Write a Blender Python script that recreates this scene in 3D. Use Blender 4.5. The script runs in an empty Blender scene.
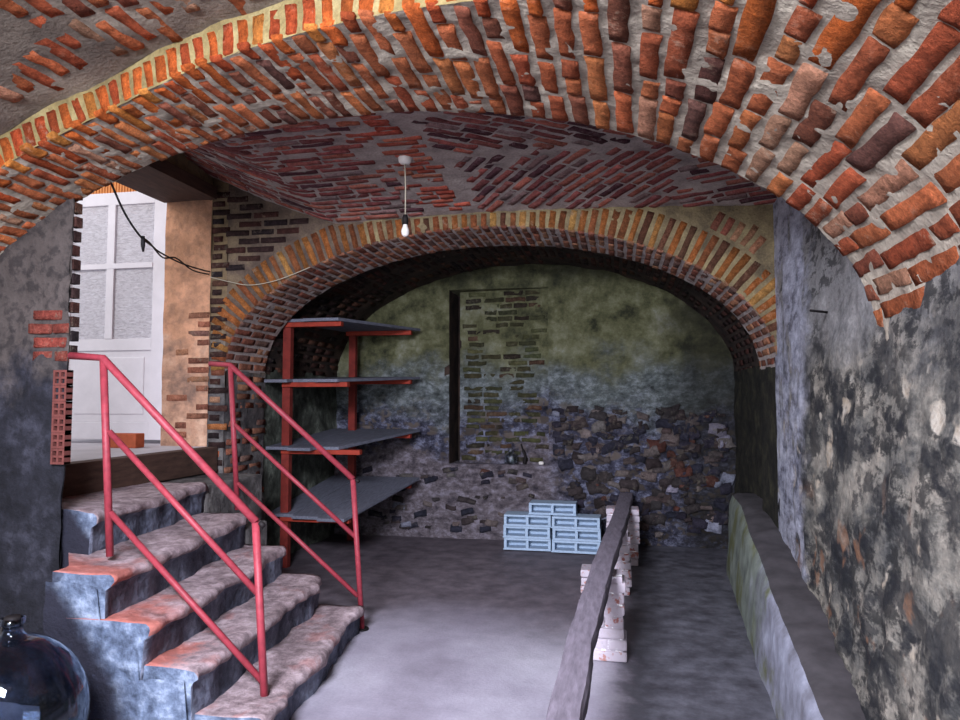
import bpy, math, random
from mathutils import Vector, noise
C = bpy.context.scene
COL = C.collection
random.seed(7)
R = math.radians

# ------------------------------------------------------------ camera
cam = bpy.data.objects.new('camera', bpy.data.cameras.new('camera'))
COL.objects.link(cam)
cam.location = (0, 0, 1.6)
cam.rotation_euler = (R(90 + 3.27), 0, R(11.3))
cam.data.sensor_width = 36
cam.data.lens = 700 / 960 * 36
cam.data.clip_start = .02
C.camera = cam

# ------------------------------------------------------------ light
C.view_settings.view_transform = 'Standard'
C.view_settings.look = 'None'
C.view_settings.gamma = 1
C.view_settings.use_curve_mapping = False
C.view_settings.exposure = 0.0
w = bpy.data.worlds.new('sky'); C.world = w; w.use_nodes = True
w.node_tree.nodes['Background'].inputs[0].default_value = (.80, .86, 1.0, 1)
w.node_tree.nodes['Background'].inputs[1].default_value = 1.0

def area(name, loc, target, sx, sy, power, col, spread=180):
    l = bpy.data.lights.new(name, 'AREA'); l.shape = 'RECTANGLE'
    l.size = sx; l.size_y = sy; l.energy = power; l.color = col; l.spread = R(spread)
    o = bpy.data.objects.new(name, l); COL.objects.link(o)
    o.location = loc
    o.rotation_euler = (Vector(target) - Vector(loc)).to_track_quat('-Z', 'Y').to_euler()
    return o
area('daylight_rear_window', (-1.5, -2.75, 1.75), (-1.1, 5.5, 0.9), 2.6, 1.7, 230, (.84, .88, 1.0))
area('added_floor_fill', (-1.1, .1, 3.0), (-1.1, 5.4, .3), 1.1, .9, 300, (.82, .84, 1.0), 110)  # added fill lamp to brighten the floor; the vault has no opening here
area('daylight_terrace', (-5.6, 3.2, 4.3), (-4.3, 5.8, 1.8), 1.6, 1.6, 58, (1.0, .95, .92))

# ------------------------------------------------------------ materials
def srgb(c):
    return tuple(((x / 255) / 12.92 if x / 255 <= .04045 else ((x / 255 + .055) / 1.055) ** 2.4) for x in c) + (1,)

class NT:
    """small helper that grows a node tree"""
    def __init__(s, name, rough=.9, spec=.25):
        s.m = bpy.data.materials.new(name); s.m.use_nodes = True
        s.t = s.m.node_tree; s.n = s.t.nodes; s.b = s.n['Principled BSDF']
        s.b.inputs['Roughness'].default_value = rough
        s.b.inputs['Specular IOR Level'].default_value = spec
        g = s.n.new('ShaderNodeNewGeometry'); s.pos = g.outputs['Position']
    def link(s, a, b): s.t.links.new(a, b)
    def mapped(s, sc=(1, 1, 1), loc=(0, 0, 0), rot=(0, 0, 0)):
        m = s.n.new('ShaderNodeMapping'); s.link(s.pos, m.inputs[0])
        m.inputs['Scale'].default_value = sc; m.inputs['Location'].default_value = loc
        m.inputs['Rotation'].default_value = rot
        return m.outputs[0]
    def noise(s, scale, detail=5, vec=None, rough=.6, dist=0):
        x = s.n.new('ShaderNodeTexNoise'); s.link(vec or s.pos, x.inputs['Vector'])
        x.inputs['Scale'].default_value = scale; x.inputs['Detail'].default_value = detail
        x.inputs['Roughness'].default_value = rough; x.inputs['Distortion'].default_value = dist
        return x.outputs['Fac']
    def voro(s, scale, vec=None, feature='F1', out='Distance'):
        x = s.n.new('ShaderNodeTexVoronoi'); x.feature = feature
        s.link(vec or s.pos, x.inputs['Vector']); x.inputs['Scale'].default_value = scale
        return x.outputs[out]
    def ramp(s, fac, *stops):
        r = s.n.new('ShaderNodeValToRGB'); s.link(fac, r.inputs[0]); e = r.color_ramp.elements
        while len(e) < len(stops): e.new(.5)
        for q, (p, c) in zip(e, stops):
            q.position = p; q.color = c if isinstance(c, tuple) else (c, c, c, 1)
        return r.outputs[0]
    def step(s, fac, a, b):
        m = s.n.new('ShaderNodeMapRange'); m.interpolation_type = 'SMOOTHSTEP'
        s.link(fac, m.inputs[0]); m.inputs[1].default_value = a; m.inputs[2].default_value = b
        return m.outputs[0]
    def math(s, op, a, b=0.0):
        m = s.n.new('ShaderNodeMath'); m.operation = op
        for i, v in enumerate((a, b)):
            if isinstance(v, (int, float)): m.inputs[i].default_value = v
            else: s.link(v, m.inputs[i])
        return m.outputs[0]
    def mix(s, fac, a, b, mode='MIX'):
        m = s.n.new('ShaderNodeMix'); m.data_type = 'RGBA'; m.blend_type = mode
        for i, v in ((0, fac), (6, a), (7, b)):
            if isinstance(v, (int, float)): m.inputs[i].default_value = v
            elif isinstance(v, tuple): m.inputs[i].default_value = v
            else: s.link(v, m.inputs[i])
        return m.outputs[2]
    def axis(s, i):
        x = s.n.new('ShaderNodeSeparateXYZ'); s.link(s.pos, x.inputs[0]); return x.outputs[i]
    def col(s, c):
        if isinstance(c, tuple): s.b.inputs['Base Color'].default_value = c
        else: s.link(c, s.b.inputs['Base Color'])
    def bump(s, h, strength=.5, dist=.02):
        b = s.n.new('ShaderNodeBump'); b.inputs['Strength'].default_value = strength
        b.inputs['Distance'].default_value = dist
        s.link(h, b.inputs['Height']); s.link(b.outputs[0], s.b.inputs['Normal'])

def mat_mortar(name, c1, c2, c3, sc=5):
    t = NT(name)
    n = t.noise(sc, 8); f = t.noise(60, 4)
    c = t.ramp(n, (.3, srgb(c1)), (.5, srgb(c2)), (.7, srgb(c3)))
    c = t.mix(.6, c, t.ramp(f, (.3, .45), (.7, 1.0)), 'MULTIPLY')
    t.col(c); t.bump(t.math('ADD', f, t.noise(18, 6)), .7, .012)
    return t.m

def mat_brick(name, coat=(150, 140, 128), amount=.5, sat=1.0):
    """colour of each brick comes from its own attribute, worn, pitted and lime-smeared by noise"""
    t = NT(name, .9, .15)
    a = t.n.new('ShaderNodeAttribute'); a.attribute_name = 'Col'
    n = t.noise(24, 8, None, .7); big = t.noise(3.2, 5); fine = t.noise(95, 4, None, .7); mid = t.noise(9, 6, None, .65)
    c = t.mix(.75, a.outputs[0], t.ramp(n, (.34, .38), (.5, .8), (.66, 1.25)), 'MULTIPLY')
    c = t.mix(.6, c, t.ramp(mid, (.36, .5), (.62, 1.1)), 'MULTIPLY')
    lime = t.math('MULTIPLY', t.step(n, .50, .62), t.step(big, .66 - amount * .4, .70))
    c = t.mix(t.math('MULTIPLY', lime, .85), c, srgb(coat))
    c = t.mix(.55, c, t.ramp(fine, (.36, .4), (.6, 1.1)), 'MULTIPLY')
    t.col(c); t.bump(t.math('ADD', fine, t.math('MULTIPLY', n, 2)), .9, .012)
    return t.m

M = {}
M['mortar_front'] = mat_mortar('lime_mortar', (126, 114, 100), (174, 162, 144), (206, 194, 172))
M['mortar_ring'] = mat_mortar('yellow_lime_mortar', (116, 102, 70), (152, 134, 88), (180, 164, 116))
M['mortar_vault'] = mat_mortar('grey_vault_mortar', (132, 120, 116), (170, 156, 148), (190, 176, 166))
M['mortar_far'] = mat_mortar('far_arch_mortar', (88, 78, 62), (134, 118, 88), (162, 146, 106))
M['mortar_soffit'] = mat_mortar('pinkish_soffit_mortar', (140, 128, 122), (180, 166, 158), (200, 188, 178))
M['mortar_spandrel'] = mat_mortar('dark_spandrel_mortar', (72, 60, 54), (104, 88, 76), (134, 116, 92))
M['plaster_near'] = mat_mortar('near_vault_plaster', (96, 86, 78), (136, 124, 110), (168, 156, 138), 3)
M['brick'] = mat_brick('worn_orange_brick', (160, 140, 118), .35)
M['brick_vault'] = mat_brick('vault_brick', (128, 112, 112), .6)
M['brick_wall'] = mat_brick('wall_brick', (110, 105, 90), .6)

def back_wall_mat():
    t = NT('mossy_back_wall', .92)
    z = t.axis(2); x = t.axis(0)
    zn = t.math('ADD', z, t.math('MULTIPLY', t.math('SUBTRACT', t.noise(1.7, 5), .5), 1.3))
    v = t.mapped((1.0, 1.0, 1.9))
    cell = t.ramp(t.voro(5.5, v, 'F1', 'Color'), (.2, .35), (.8, 1.05)); cd = t.voro(5.5, v)
    n = t.noise(3.2, 10, None, .72); n2 = t.noise(7, 10, t.mapped((1, 1, 1.5)), .78)
    upper = t.ramp(n, (.36, srgb((66, 68, 50))), (.5, srgb((124, 124, 88))), (.6, srgb((154, 154, 120))), (.7, srgb((182, 182, 164))))
    mid = t.ramp(n2, (.34, srgb((62, 66, 66))), (.5, srgb((122, 130, 128))), (.62, srgb((176, 184, 186))))
    stone = t.mix(.85, srgb((124, 112, 104)), cell, 'MULTIPLY')
    lowdark = t.ramp(n2, (.38, srgb((36, 35, 44))), (.5, srgb((84, 84, 102))), (.62, srgb((156, 160, 184))))
    low = t.mix(t.math('MULTIPLY', t.step(cd, .62, .42), t.step(t.noise(9, 2), .44, .54)), lowdark, stone)
    # left of the niche bluish grey plaster, right rubble
    c = t.mix(t.step(zn, 1.25, 1.75), low, mid)
    c = t.mix(t.step(zn, 1.75, 2.2), c, upper)
    foot = t.ramp(n2, (.38, srgb((72, 66, 74))), (.5, srgb((124, 114, 118))), (.62, srgb((168, 160, 172))))
    c = t.mix(t.math('MULTIPLY', t.step(zn, 1.15, .75), t.step(x, -.5, -.9)), c, foot)
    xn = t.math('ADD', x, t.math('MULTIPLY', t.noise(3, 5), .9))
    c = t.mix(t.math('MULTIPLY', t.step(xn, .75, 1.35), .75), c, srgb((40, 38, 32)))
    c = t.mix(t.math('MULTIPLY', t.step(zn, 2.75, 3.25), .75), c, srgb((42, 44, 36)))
    t.col(c); t.bump(t.math('ADD', t.math('MULTIPLY', n2, 1.6), t.math('SUBTRACT', 1.0, cd)), 1.0, .06)
    return t.m
M['back_wall'] = back_wall_mat()

def right_wall_mat():
    t = NT('blotched_damp_plaster', .85, .3)
    z = t.axis(2); y = t.axis(1)
    warp = t.mapped((1, .5, 1.0), (3, 1, 0))
    big = t.noise(1.1, 6, warp, .62); n = t.noise(4.6, 8, warp, .7); n2 = t.noise(12, 8, t.mapped((1, .5, 1)), .7); sm = t.noise(38, 5)
    base = t.ramp(n, (.30, srgb((36, 37, 38))), (.41, srgb((84, 84, 82))), (.52, srgb((132, 128, 118))), (.64, srgb((168, 160, 146))), (.78, srgb((200, 192, 176))))
    # grey sound plaster high up
    up = t.ramp(n2, (.3, srgb((104, 104, 104))), (.5, srgb((150, 148, 146))), (.7, srgb((188, 184, 180))))
    zn = t.math('ADD', z, t.math('MULTIPLY', t.math('SUBTRACT', big, .5), 1.4))
    c = t.mix(t.step(zn, 1.65, 2.15), base, up)
    # black mould clusters
    mould = t.math('MULTIPLY', t.step(n2, .46, .56), t.step(big, .58, .44))
    c = t.mix(t.math('MULTIPLY', mould, .85), c, srgb((32, 33, 35)))
    mould2 = t.math('MULTIPLY', t.step(t.noise(6.5, 7, t.mapped((1, .5, .8), (7, 3, 2)), .65), .49, .56), t.step(zn, 2.2, 1.5))
    c = t.mix(t.math('MULTIPLY', mould2, .75), c, srgb((30, 32, 38)))
    # cream lumps and ochre stones where the plaster fell, low down
    lump = t.math('MULTIPLY', t.step(t.math('ADD', t.voro(6.5, t.mapped((1, .7, .75), (1, 5, 2))), t.math('MULTIPLY', t.math('SUBTRACT', n2, .5), .8)), .36, .24), t.step(t.noise(5, 3), .5, .58))
    c = t.mix(t.math('MULTIPLY', lump, t.step(zn, 2.0, 1.5)), c, t.ramp(n2, (.35, srgb((176, 160, 138))), (.65, srgb((206, 200, 186)))))
    och = t.math('MULTIPLY', t.step(t.noise(3.3, 4, t.mapped((1, 1, 1), (9, 9, 4))), .58, .66), t.step(zn, 1.3, .8))
    c = t.mix(t.math('MULTIPLY', och, .7), c, srgb((150, 108, 80)))
    # bluish white bloom down the far corner
    yn = t.math('ADD', y, t.math('MULTIPLY', t.math('SUBTRACT', n, .5), .8))
    bloom = t.math('MULTIPLY', t.step(yn, 4.5, 4.85), t.step(t.noise(5, 6, t.mapped((1, 1, .5))), .34, .50))
    c = t.mix(t.math('MULTIPLY', bloom, .8), c, t.ramp(n2, (.36, srgb((98, 98, 112))), (.48, srgb((168, 170, 186))), (.6, srgb((208, 210, 224)))))
    c = t.mix(.5, c, t.ramp(sm, (.3, .5), (.7, 1.1)), 'MULTIPLY')
    t.col(c); t.bump(t.math('ADD', t.math('ADD', t.math('MULTIPLY', n2, 1.4), n), t.math('MULTIPLY', sm, .4)), .8, .018)
    return t.m
M['right_wall'] = right_wall_mat()

def damp_mat(name, dark, mid, light, zsplit=1.5, seed=0, upper=None, amount=.9):
    t = NT(name, .9)
    z = t.axis(2); big = t.noise(1.6, 6, t.mapped((1, 1, 1), (seed, 2, 0))); n = t.noise(5, 8, t.mapped((1, 1, 1), (seed, 5, 0)), .65); n2 = t.noise(16, 6)
    base = t.ramp(n, (.32, srgb(dark)), (.52, srgb(mid)), (.72, srgb(light)))
    zn = t.math('ADD', z, t.math('MULTIPLY', t.math('SUBTRACT', big, .5), 1.6))
    if upper: 
        c = t.mix(t.step(zn, zsplit - .1, zsplit + .15), base, t.ramp(n, (.3, srgb(tuple(int(q * .75) for q in upper))), (.6, srgb(upper))))
    else: c = base
    c = t.mix(t.math('MULTIPLY', t.step(n2, .46, .62), amount * .6), c, srgb(dark))
    t.col(c); t.bump(t.math('ADD', n, n2), .7, .03)
    return t.m
M['left_wall'] = damp_mat('shade_darkened_damp_plaster', (18, 18, 22), (36, 36, 43), (66, 66, 76), 1.85, 4, (84, 76, 72))  # darkened in colour, most of all low down, in place of weaker light
M['chamber_side'] = damp_mat('green_black_damp_wall', (20, 20, 18), (44, 42, 34), (74, 72, 52), 1.5, 1)
M['shelf_wall'] = damp_mat('mottled_grey_green_wall', (44, 46, 40), (86, 90, 80), (136, 142, 128), 2.1, 9, (84, 84, 60), .6)
M['pier'] = damp_mat('grey_rubble_pier', (50, 48, 50), (98, 94, 92), (146, 142, 138), 1.9, 2, (132, 112, 84), .5)
M['jamb'] = damp_mat('peach_jamb_plaster', (120, 96, 84), (184, 142, 116), (212, 176, 150), 2.0, 3, (210, 156, 122), .5)
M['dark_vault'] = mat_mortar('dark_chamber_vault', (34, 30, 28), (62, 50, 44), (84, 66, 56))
M['room'] = mat_mortar('near_room_plaster', (130, 120, 110), (160, 150, 140), (186, 176, 166), 2)

def floor_mat():
    t = NT('worn_concrete_floor', .62, .4)
    big = t.noise(.9, 6, t.mapped((1, .8, 1), (2, 0, 0)), .55); n = t.noise(6, 8); sm = t.noise(60, 4); y = t.axis(1); x = t.axis(0)
    c = t.ramp(big, (.32, srgb((132, 124, 136))), (.5, srgb((164, 158, 170))), (.68, srgb((192, 188, 198))))
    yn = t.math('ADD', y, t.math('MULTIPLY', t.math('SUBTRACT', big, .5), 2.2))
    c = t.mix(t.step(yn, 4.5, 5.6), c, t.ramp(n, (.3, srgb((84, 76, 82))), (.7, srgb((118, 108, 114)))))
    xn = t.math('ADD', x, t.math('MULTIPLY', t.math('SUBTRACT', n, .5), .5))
    c = t.mix(t.step(xn, -.1, .1), c, t.ramp(n, (.3, srgb((66, 64, 70))), (.7, srgb((112, 112, 120)))))  # floor right of the timber darkened in colour to deepen its shadow
    c = t.mix(.45, c, t.ramp(n, (.3, .6), (.7, 1.0)), 'MULTIPLY')
    c = t.mix(.3, c, t.ramp(sm, (.3, .5), (.7, 1.0)), 'MULTIPLY')
    t.col(c); t.bump(t.math('ADD', n, t.math('MULTIPLY', sm, .3)), .35, .015)
    return t.m
M['floor'] = floor_mat()

def simple(name, c, rough=.6, var=.35, sc=12, metal=0, bump=.3, stretch=(1, 1, 1), spec=.3):
    t = NT(name, rough, spec); t.b.inputs['Metallic'].default_value = metal
    n = t.noise(sc, 6, t.mapped(stretch))
    t.col(t.mix(var, srgb(c), t.ramp(n, (.3, .35), (.7, 1.2)), 'MULTIPLY'))
    t.bump(n, bump, .01); return t.m
M['red_paint'] = simple('chipped_red_rail_paint', (142, 52, 62), .5, .45, 30, 0, .2)
M['shelf_red'] = simple('red_lead_painted_wood', (156, 54, 36), .7, .6, 14, stretch=(1, 1, 1))
M['shelf_post'] = simple('shaded_red_post_paint', (124, 44, 36), .8, .6, 14)  # same red as the arms, darkened in colour for the dim chamber
M['shelf_board'] = simple('grey_shelf_board', (112, 114, 126), .8, .6, 10, stretch=(6, .7, 6))
M['beam'] = simple('weathered_timber', (122, 114, 124), .7, .6, 7, 0, .35, stretch=(7, 1.2, 7))
M['white_paint'] = simple('white_door_paint', (226, 220, 224), .5, .12, 8)
M['block'] = simple('pale_blue_grey_concrete', (164, 184, 204), .85, .25, 40)
M['terracotta'] = simple('terracotta', (190, 96, 62), .8, .4, 20)
M['hollow'] = simple('hollow_clay_brick', (104, 56, 50), .85, .5, 20)
M['orange_sheet'] = simple('orange_ribbed_sheet', (226, 150, 88), .7, .15, 5)
M['terrace'] = simple('terrace_floor', (188, 182, 186), .8, .3, 4)
M['terrace_wall'] = simple('terrace_wall', (214, 208, 214), .9, .15, 4)
M['lintel'] = simple('dark_lintel_wood', (84, 62, 52), .85, .7, 8, stretch=(4, .8, 4))
M['cable'] = simple('black_cable', (30, 28, 30), .6, .1)
M['wire'] = simple('pale_wire', (170, 160, 140), .6, .2)
M['porcelain'] = simple('porcelain', (220, 214, 206), .3, .1)
M['iron'] = simple('rusty_iron', (34, 30, 30), .7, .3, metal=.5)
M['cork'] = simple('cork', (120, 90, 64), .9, .4, 40)
M['curb'] = None

def curb_mat():
    t = NT('mossy_trough_curb', .85)
    y = t.axis(1); n = t.noise(3, 7, t.mapped((1, .7, .7))); n2 = t.noise(9, 7, t.mapped((1, .6, .6)))
    yn = t.math('ADD', y, t.math('MULTIPLY', t.math('SUBTRACT', n, .5), 3))
    far = t.ramp(n2, (.3, srgb((92, 98, 92))), (.6, srgb((132, 140, 128))), (.75, srgb((154, 162, 156))))
    near = t.ramp(n2, (.3, srgb((96, 94, 100))), (.6, srgb((150, 152, 166))), (.75, srgb((184, 188, 204))))
    c = t.mix(t.step(yn, 4.2, 5.0), near, far)
    moss = t.math('MULTIPLY', t.step(n, .5, .62), t.step(yn, 3.6, 4.4))
    c = t.mix(t.math('MULTIPLY', moss, .8), c, srgb((98, 100, 58)))
    t.col(c); t.bump(t.math('ADD', n, n2), .5, .02); return t.m
M['curb'] = curb_mat()
M['curb_top'] = simple('dirty_curb_top', (76, 72, 74), .9, .6, 8)

def step_mats():
    t = NT('worn_brick_tread', .85)
    n = t.noise(3.2, 7, None, .6, .3); n2 = t.noise(13, 9, None, .72); y = t.axis(1); x = t.axis(0)
    c = t.ramp(n2, (.3, srgb((94, 80, 82))), (.5, srgb((150, 132, 134))), (.7, srgb((196, 178, 180))))
    yn = t.math('ADD', y, t.math('MULTIPLY', t.math('SUBTRACT', n, .5), 1.6))
    xn = t.math('SUBTRACT', x, t.math('MULTIPLY', t.math('SUBTRACT', n2, .5), .5))
    f = t.math('MULTIPLY', t.step(yn, 3.35, 2.95), t.step(xn, -1.95, -2.1))
    red = t.ramp(n2, (.3, srgb((136, 78, 68))), (.6, srgb((184, 106, 92))), (.75, srgb((206, 170, 158))))
    c = t.mix(t.math('MULTIPLY', f, .9), c, red)
    c = t.mix(t.math('MULTIPLY', t.step(n, .58, .68), .35), c, red)
    t.col(c); t.bump(t.math('ADD', n, n2), .8, .03)
    r = NT('cracked_riser_plaster', .9)
    n = r.noise(4, 7, None, .65); n2 = r.noise(20, 6)
    c = r.ramp(n, (.32, srgb((50, 52, 64))), (.5, srgb((98, 102, 118))), (.7, srgb((140, 146, 162))))
    c = r.mix(.6, c, r.ramp(n2, (.35, .4), (.65, 1.1)), 'MULTIPLY')
    r.col(c); r.bump(r.math('ADD', n, n2), .9, .03)
    s = NT('bluish_stair_side_plaster', .9)
    n = s.noise(3, 7, None, .6); n2 = s.noise(14, 7); x = s.axis(0); z = s.axis(2)
    c = s.ramp(n2, (.32, srgb((56, 64, 80))), (.5, srgb((96, 108, 128))), (.7, srgb((146, 158, 176))))
    # darker towards the wall side and the floor
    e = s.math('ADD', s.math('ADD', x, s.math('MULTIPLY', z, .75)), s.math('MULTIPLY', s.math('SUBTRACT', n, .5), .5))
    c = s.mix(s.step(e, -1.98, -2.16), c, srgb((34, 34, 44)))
    s.col(c); s.bump(s.math('ADD', n, n2), .7, .03)
    return t.m, r.m, s.m
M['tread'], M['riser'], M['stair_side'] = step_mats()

def pier_brick_mat():
    t = NT('whitewashed_brick', .85)
    n = t.noise(22, 6); b = t.noise(7, 4)
    a = t.n.new('ShaderNodeAttribute'); a.attribute_name = 'Col'
    c = t.mix(t.step(n, .38, .48), a.outputs[0], srgb((186, 176, 184)))
    t.col(c); t.bump(n, .6, .01); return t.m
M['whitewash'] = pier_brick_mat()

def glass(name, col, rough=.02, alpha=1):
    t = NT(name, rough, .5); t.b.inputs['Transmission Weight'].default_value = 1
    t.b.inputs['IOR'].default_value = 1.45; t.col(col); return t
M['demijohn_glass'] = glass('dark_green_blue_glass', (.42, .50, .62, 1)).m
M['clear_glass'] = glass('clear_glass', (.9, .96, 1, 1), .22).m
def pane_mat():
    t = NT('patterned_door_glass', .35, .4)
    t.b.inputs['Transmission Weight'].default_value = .25
    n = t.noise(26, 4, t.mapped((.8, 1, 2.4)), .6, .8)
    t.col(t.ramp(n, (.36, srgb((200, 194, 200))), (.5, srgb((222, 216, 222))), (.66, srgb((236, 232, 238)))))
    t.bump(n, .7, .02); return t.m
M['pane'] = pane_mat()

# ------------------------------------------------------------ object helpers
class MB:
    def __init__(s): s.v = []; s.f = []; s.mi = []; s.c = []; s.sm = []
    def face(s, idx, mi=0, c=(1, 1, 1), smooth=True):
        s.f.append(idx); s.mi.append(mi); s.c.append(c); s.sm.append(smooth)
    def grid(s, pts, mi=0, c=(1, 1, 1), flip=False, smooth=True):
        """pts[i][j] vectors"""
        b = len(s.v); nj = len(pts[0])
        for row in pts: s.v.extend([tuple(p) for p in row])
        for i in range(len(pts) - 1):
            for j in range(nj - 1):
                q = [b + i * nj + j, b + (i + 1) * nj + j, b + (i + 1) * nj + j + 1, b + i * nj + j + 1]
                s.face(q[::-1] if flip else q, mi, c, smooth)
    def box(s, x0, x1, y0, y1, z0, z1, mi=0, c=(1, 1, 1), M_=None):
        b = len(s.v)
        P = [(x, y, z) for z in (z0, z1) for y in (y0, y1) for x in (x0, x1)]
        if M_: P = [tuple(M_ @ Vector(p)) for p in P]
        s.v.extend(P)
        for q in ((0, 2, 3, 1), (4, 5, 7, 6), (0, 1, 5, 4), (2, 6, 7, 3), (0, 4, 6, 2), (1, 3, 7, 5)):
            s.face([b + k for k in q], mi, c, False)
    def tube(s, pts, r, n=10, mi=0, caps=True):
        pts = [Vector(p) for p in pts]; b = len(s.v); prev = None
        for i, p in enumerate(pts):
            d = (pts[min(i + 1, len(pts) - 1)] - pts[max(i - 1, 0)]).normalized()
            a = Vector((0, 0, 1)) if abs(d.z) < .9 else Vector((0, 1, 0))
            if prev: a = prev
            x = (a - d * a.dot(d)).normalized(); prev = x; y = d.cross(x)
            rr = r[i] if isinstance(r, (list, tuple)) else r
            for k in range(n):
                t = 2 * math.pi * k / n
                s.v.append(tuple(p + x * rr * math.cos(t) + y * rr * math.sin(t)))
        for i in range(len(pts) - 1):
            for k in range(n):
                s.face([b + i * n + k, b + i * n + (k + 1) % n, b + (i + 1) * n + (k + 1) % n, b + (i + 1) * n + k], mi)
        if caps:
            s.face([b + k for k in range(n)][::-1], mi, smooth=False)
            s.face([b + (len(pts) - 1) * n + k for k in range(n)], mi, smooth=False)
    def lathe(s, prof, loc, n=32, mi=0):
        b = len(s.v); m = len(prof)
        for r, z in prof:
            for k in range(n):
                t = 2 * math.pi * k / n
                s.v.append((loc[0] + r * math.cos(t), loc[1] + r * math.sin(t), loc[2] + z))
        for i in range(m - 1):
            for k in range(n):
                s.face([b + i * n + k, b + i * n + (k + 1) % n, b + (i + 1) * n + (k + 1) % n, b + (i + 1) * n + k], mi)
    def build(s, name, mats, parent=None, loc=None, bevel=0):
        me = bpy.data.meshes.new(name)
        off = Vector(loc) if loc else Vector((0, 0, 0))
        me.from_pydata([tuple(Vector(p) - off) for p in s.v], [], s.f)
        for m in (mats if isinstance(mats, list) else [mats]): me.materials.append(m)
        me.polygons.foreach_set('material_index', s.mi)
        me.polygons.foreach_set('use_smooth', s.sm)
        a = me.color_attributes.new('Col', 'FLOAT_COLOR', 'CORNER')
        buf = []
        for p, c in zip(me.polygons, s.c):
            buf.extend((c[0], c[1], c[2], 1.0) * p.loop_total)
        a.data.foreach_set('color', buf)
        me.update()
        o = bpy.data.objects.new(name, me); COL.objects.link(o)
        if loc: o.location = loc
        if parent:
            o.parent = parent
            o.location = off - parent.location if loc else -parent.location
        if bevel:
            b = o.modifiers.new('bevel', 'BEVEL'); b.width = bevel; b.segments = 2; b.limit_method = 'ANGLE'
        return o
def thing(name, label, cat, loc=(0, 0, 0), group=None):
    o = bpy.data.objects.new(name, None); COL.objects.link(o); o.location = loc
    return tag(o, label, cat, group)
def tag(o, label, cat, group=None):
    o['label'] = label; o['category'] = cat
    if group: o['group'] = group
    return o
def struct(mb, name, mats, label=None, parent=None):
    o = mb.build(name, mats, parent)
    if not parent:
        o['kind'] = 'structure'
        if label: o['label'] = label
    return o

def fbm(p, sc, seed=0, octv=4):
    q = Vector(p) * sc + Vector((seed * 7.3, seed * 3.1, seed * 1.7))
    return noise.fractal(q, 1.0, 2.1, octv)

class Surf:
    """a surface patch: f(s,t) point with metric s and t; n(s,t) outward (to the room) normal"""
    def __init__(s, f, flip=False): s.f = f; s.flip = flip
    def n(s, a, b):
        e = .01
        n = (s.f(a + e, b) - s.f(a - e, b)).cross(s.f(a, b + e) - s.f(a, b - e))
        n.normalize(); return -n if s.flip else n
    def sheet(s, mb, s0, s1, t0, t1, step=.06, amp=.012, mi=0, seed=0, sc=4.0, c=(1, 1, 1), edge=None):
        ns = max(2, int((s1 - s0) / step)); rows = []
        for i in range(ns + 1):
            a = s0 + (s1 - s0) * i / ns
            u0 = t0(a) if callable(t0) else t0; u1 = t1(a) if callable(t1) else t1
            nt = max(2, int(((max(t1(s0), t1(s1), t1((s0 + s1) / 2)) if callable(t1) else t1) - (min(t0(s0), t0(s1), t0((s0 + s1) / 2)) if callable(t0) else t0)) / step))
            row = []
            for j in range(nt + 1):
                b = u0 + (u1 - u0) * j / nt
                p = s.f(a, b); row.append(p + s.n(a, b) * amp * fbm(p, sc, seed))
            rows.append(row)
        mb.grid(rows, mi, c, flip=s.flip)
    def brick(s, mb, a, b, ang, L, W, H, col, mi=1, rough=.006, seed=None, nx=8, ny=4, clip=None):
        ca, sa = math.cos(ang), math.sin(ang)
        sd = random.random() * 100 if seed is None else seed
        rows = []
        for i in range(nx + 1):
            row = []
            for j in range(ny + 1):
                u = (i / nx * 2 - 1); v = (j / ny * 2 - 1)
                ei = min(i, nx - i); ej = min(j, ny - j); e = min(ei, ej)
                # tighten the outermost rings into a rounded shoulder
                U = math.copysign(1 if ei == 0 else (.965 if ei == 1 else abs(u) * .965 / (1 - 2 / nx)), u) if u else 0
                V = math.copysign(1 if ej == 0 else (.86 if ej == 1 else abs(v) * .86 / (1 - 2 / ny) if ny > 2 else 0), v) if v else 0
                if ei == 0 and ej <= 1: V *= .86
                if ej == 0 and ei <= 1: U *= .97
                x = U * L / 2; y = V * W / 2
                q = Vector((x * 9 + sd, y * 9, sd * .3))
                x += noise.noise(q * 1.3) * rough * 1.2; y += noise.noise(q * 1.3 + Vector((5, 5, 5))) * rough
                h = (-.012 if e == 0 else H * (.9 if e == 1 else 1.0)) + noise.noise(q * 2.2) * rough * .8
                aa = a + x * ca - y * sa; bb = b + x * sa + y * ca
                if clip: aa, bb = clip(aa, bb)
                row.append(s.f(aa, bb) + s.n(aa, bb) * h)
            rows.append(row)
        mb.grid(rows, mi, col, flip=s.flip)

def pick(pal):
    w_ = sum(p[0] for p in pal); r = random.random() * w_
    for p in pal:
        r -= p[0]
        if r <= 0: break
    c = srgb(p[1]); k = random.uniform(.75, 1.2)
    return (c[0] * k * random.uniform(.9, 1.1), c[1] * k, c[2] * k)
PAL_FRONT = [(6, (194, 108, 68)), (5, (180, 92, 60)), (2, (206, 124, 74)), (2, (152, 88, 66)), (1.8, (188, 138, 108)), (.4, (112, 74, 64))]
PAL_RING = [(4, (206, 104, 48)), (3, (186, 84, 46)), (1, (222, 140, 66))]
PAL_VAULT = [(4, (176, 102, 94)), (3, (150, 84, 82)), (1.5, (104, 66, 72)), (2, (198, 118, 100)), (1.5, (160, 130, 126))]
PAL_VRED = [(4, (206, 106, 84)), (3, (192, 92, 74)), (1, (210, 126, 98))]
PAL_FAR = [(4, (168, 110, 86)), (3, (150, 92, 74)), (2, (184, 130, 98)), (2, (140, 104, 92))]
PAL_FRING = [(4, (168, 104, 56)), (3, (146, 86, 54)), (1.2, (184, 132, 74)), (1.4, (108, 72, 54))]
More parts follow.
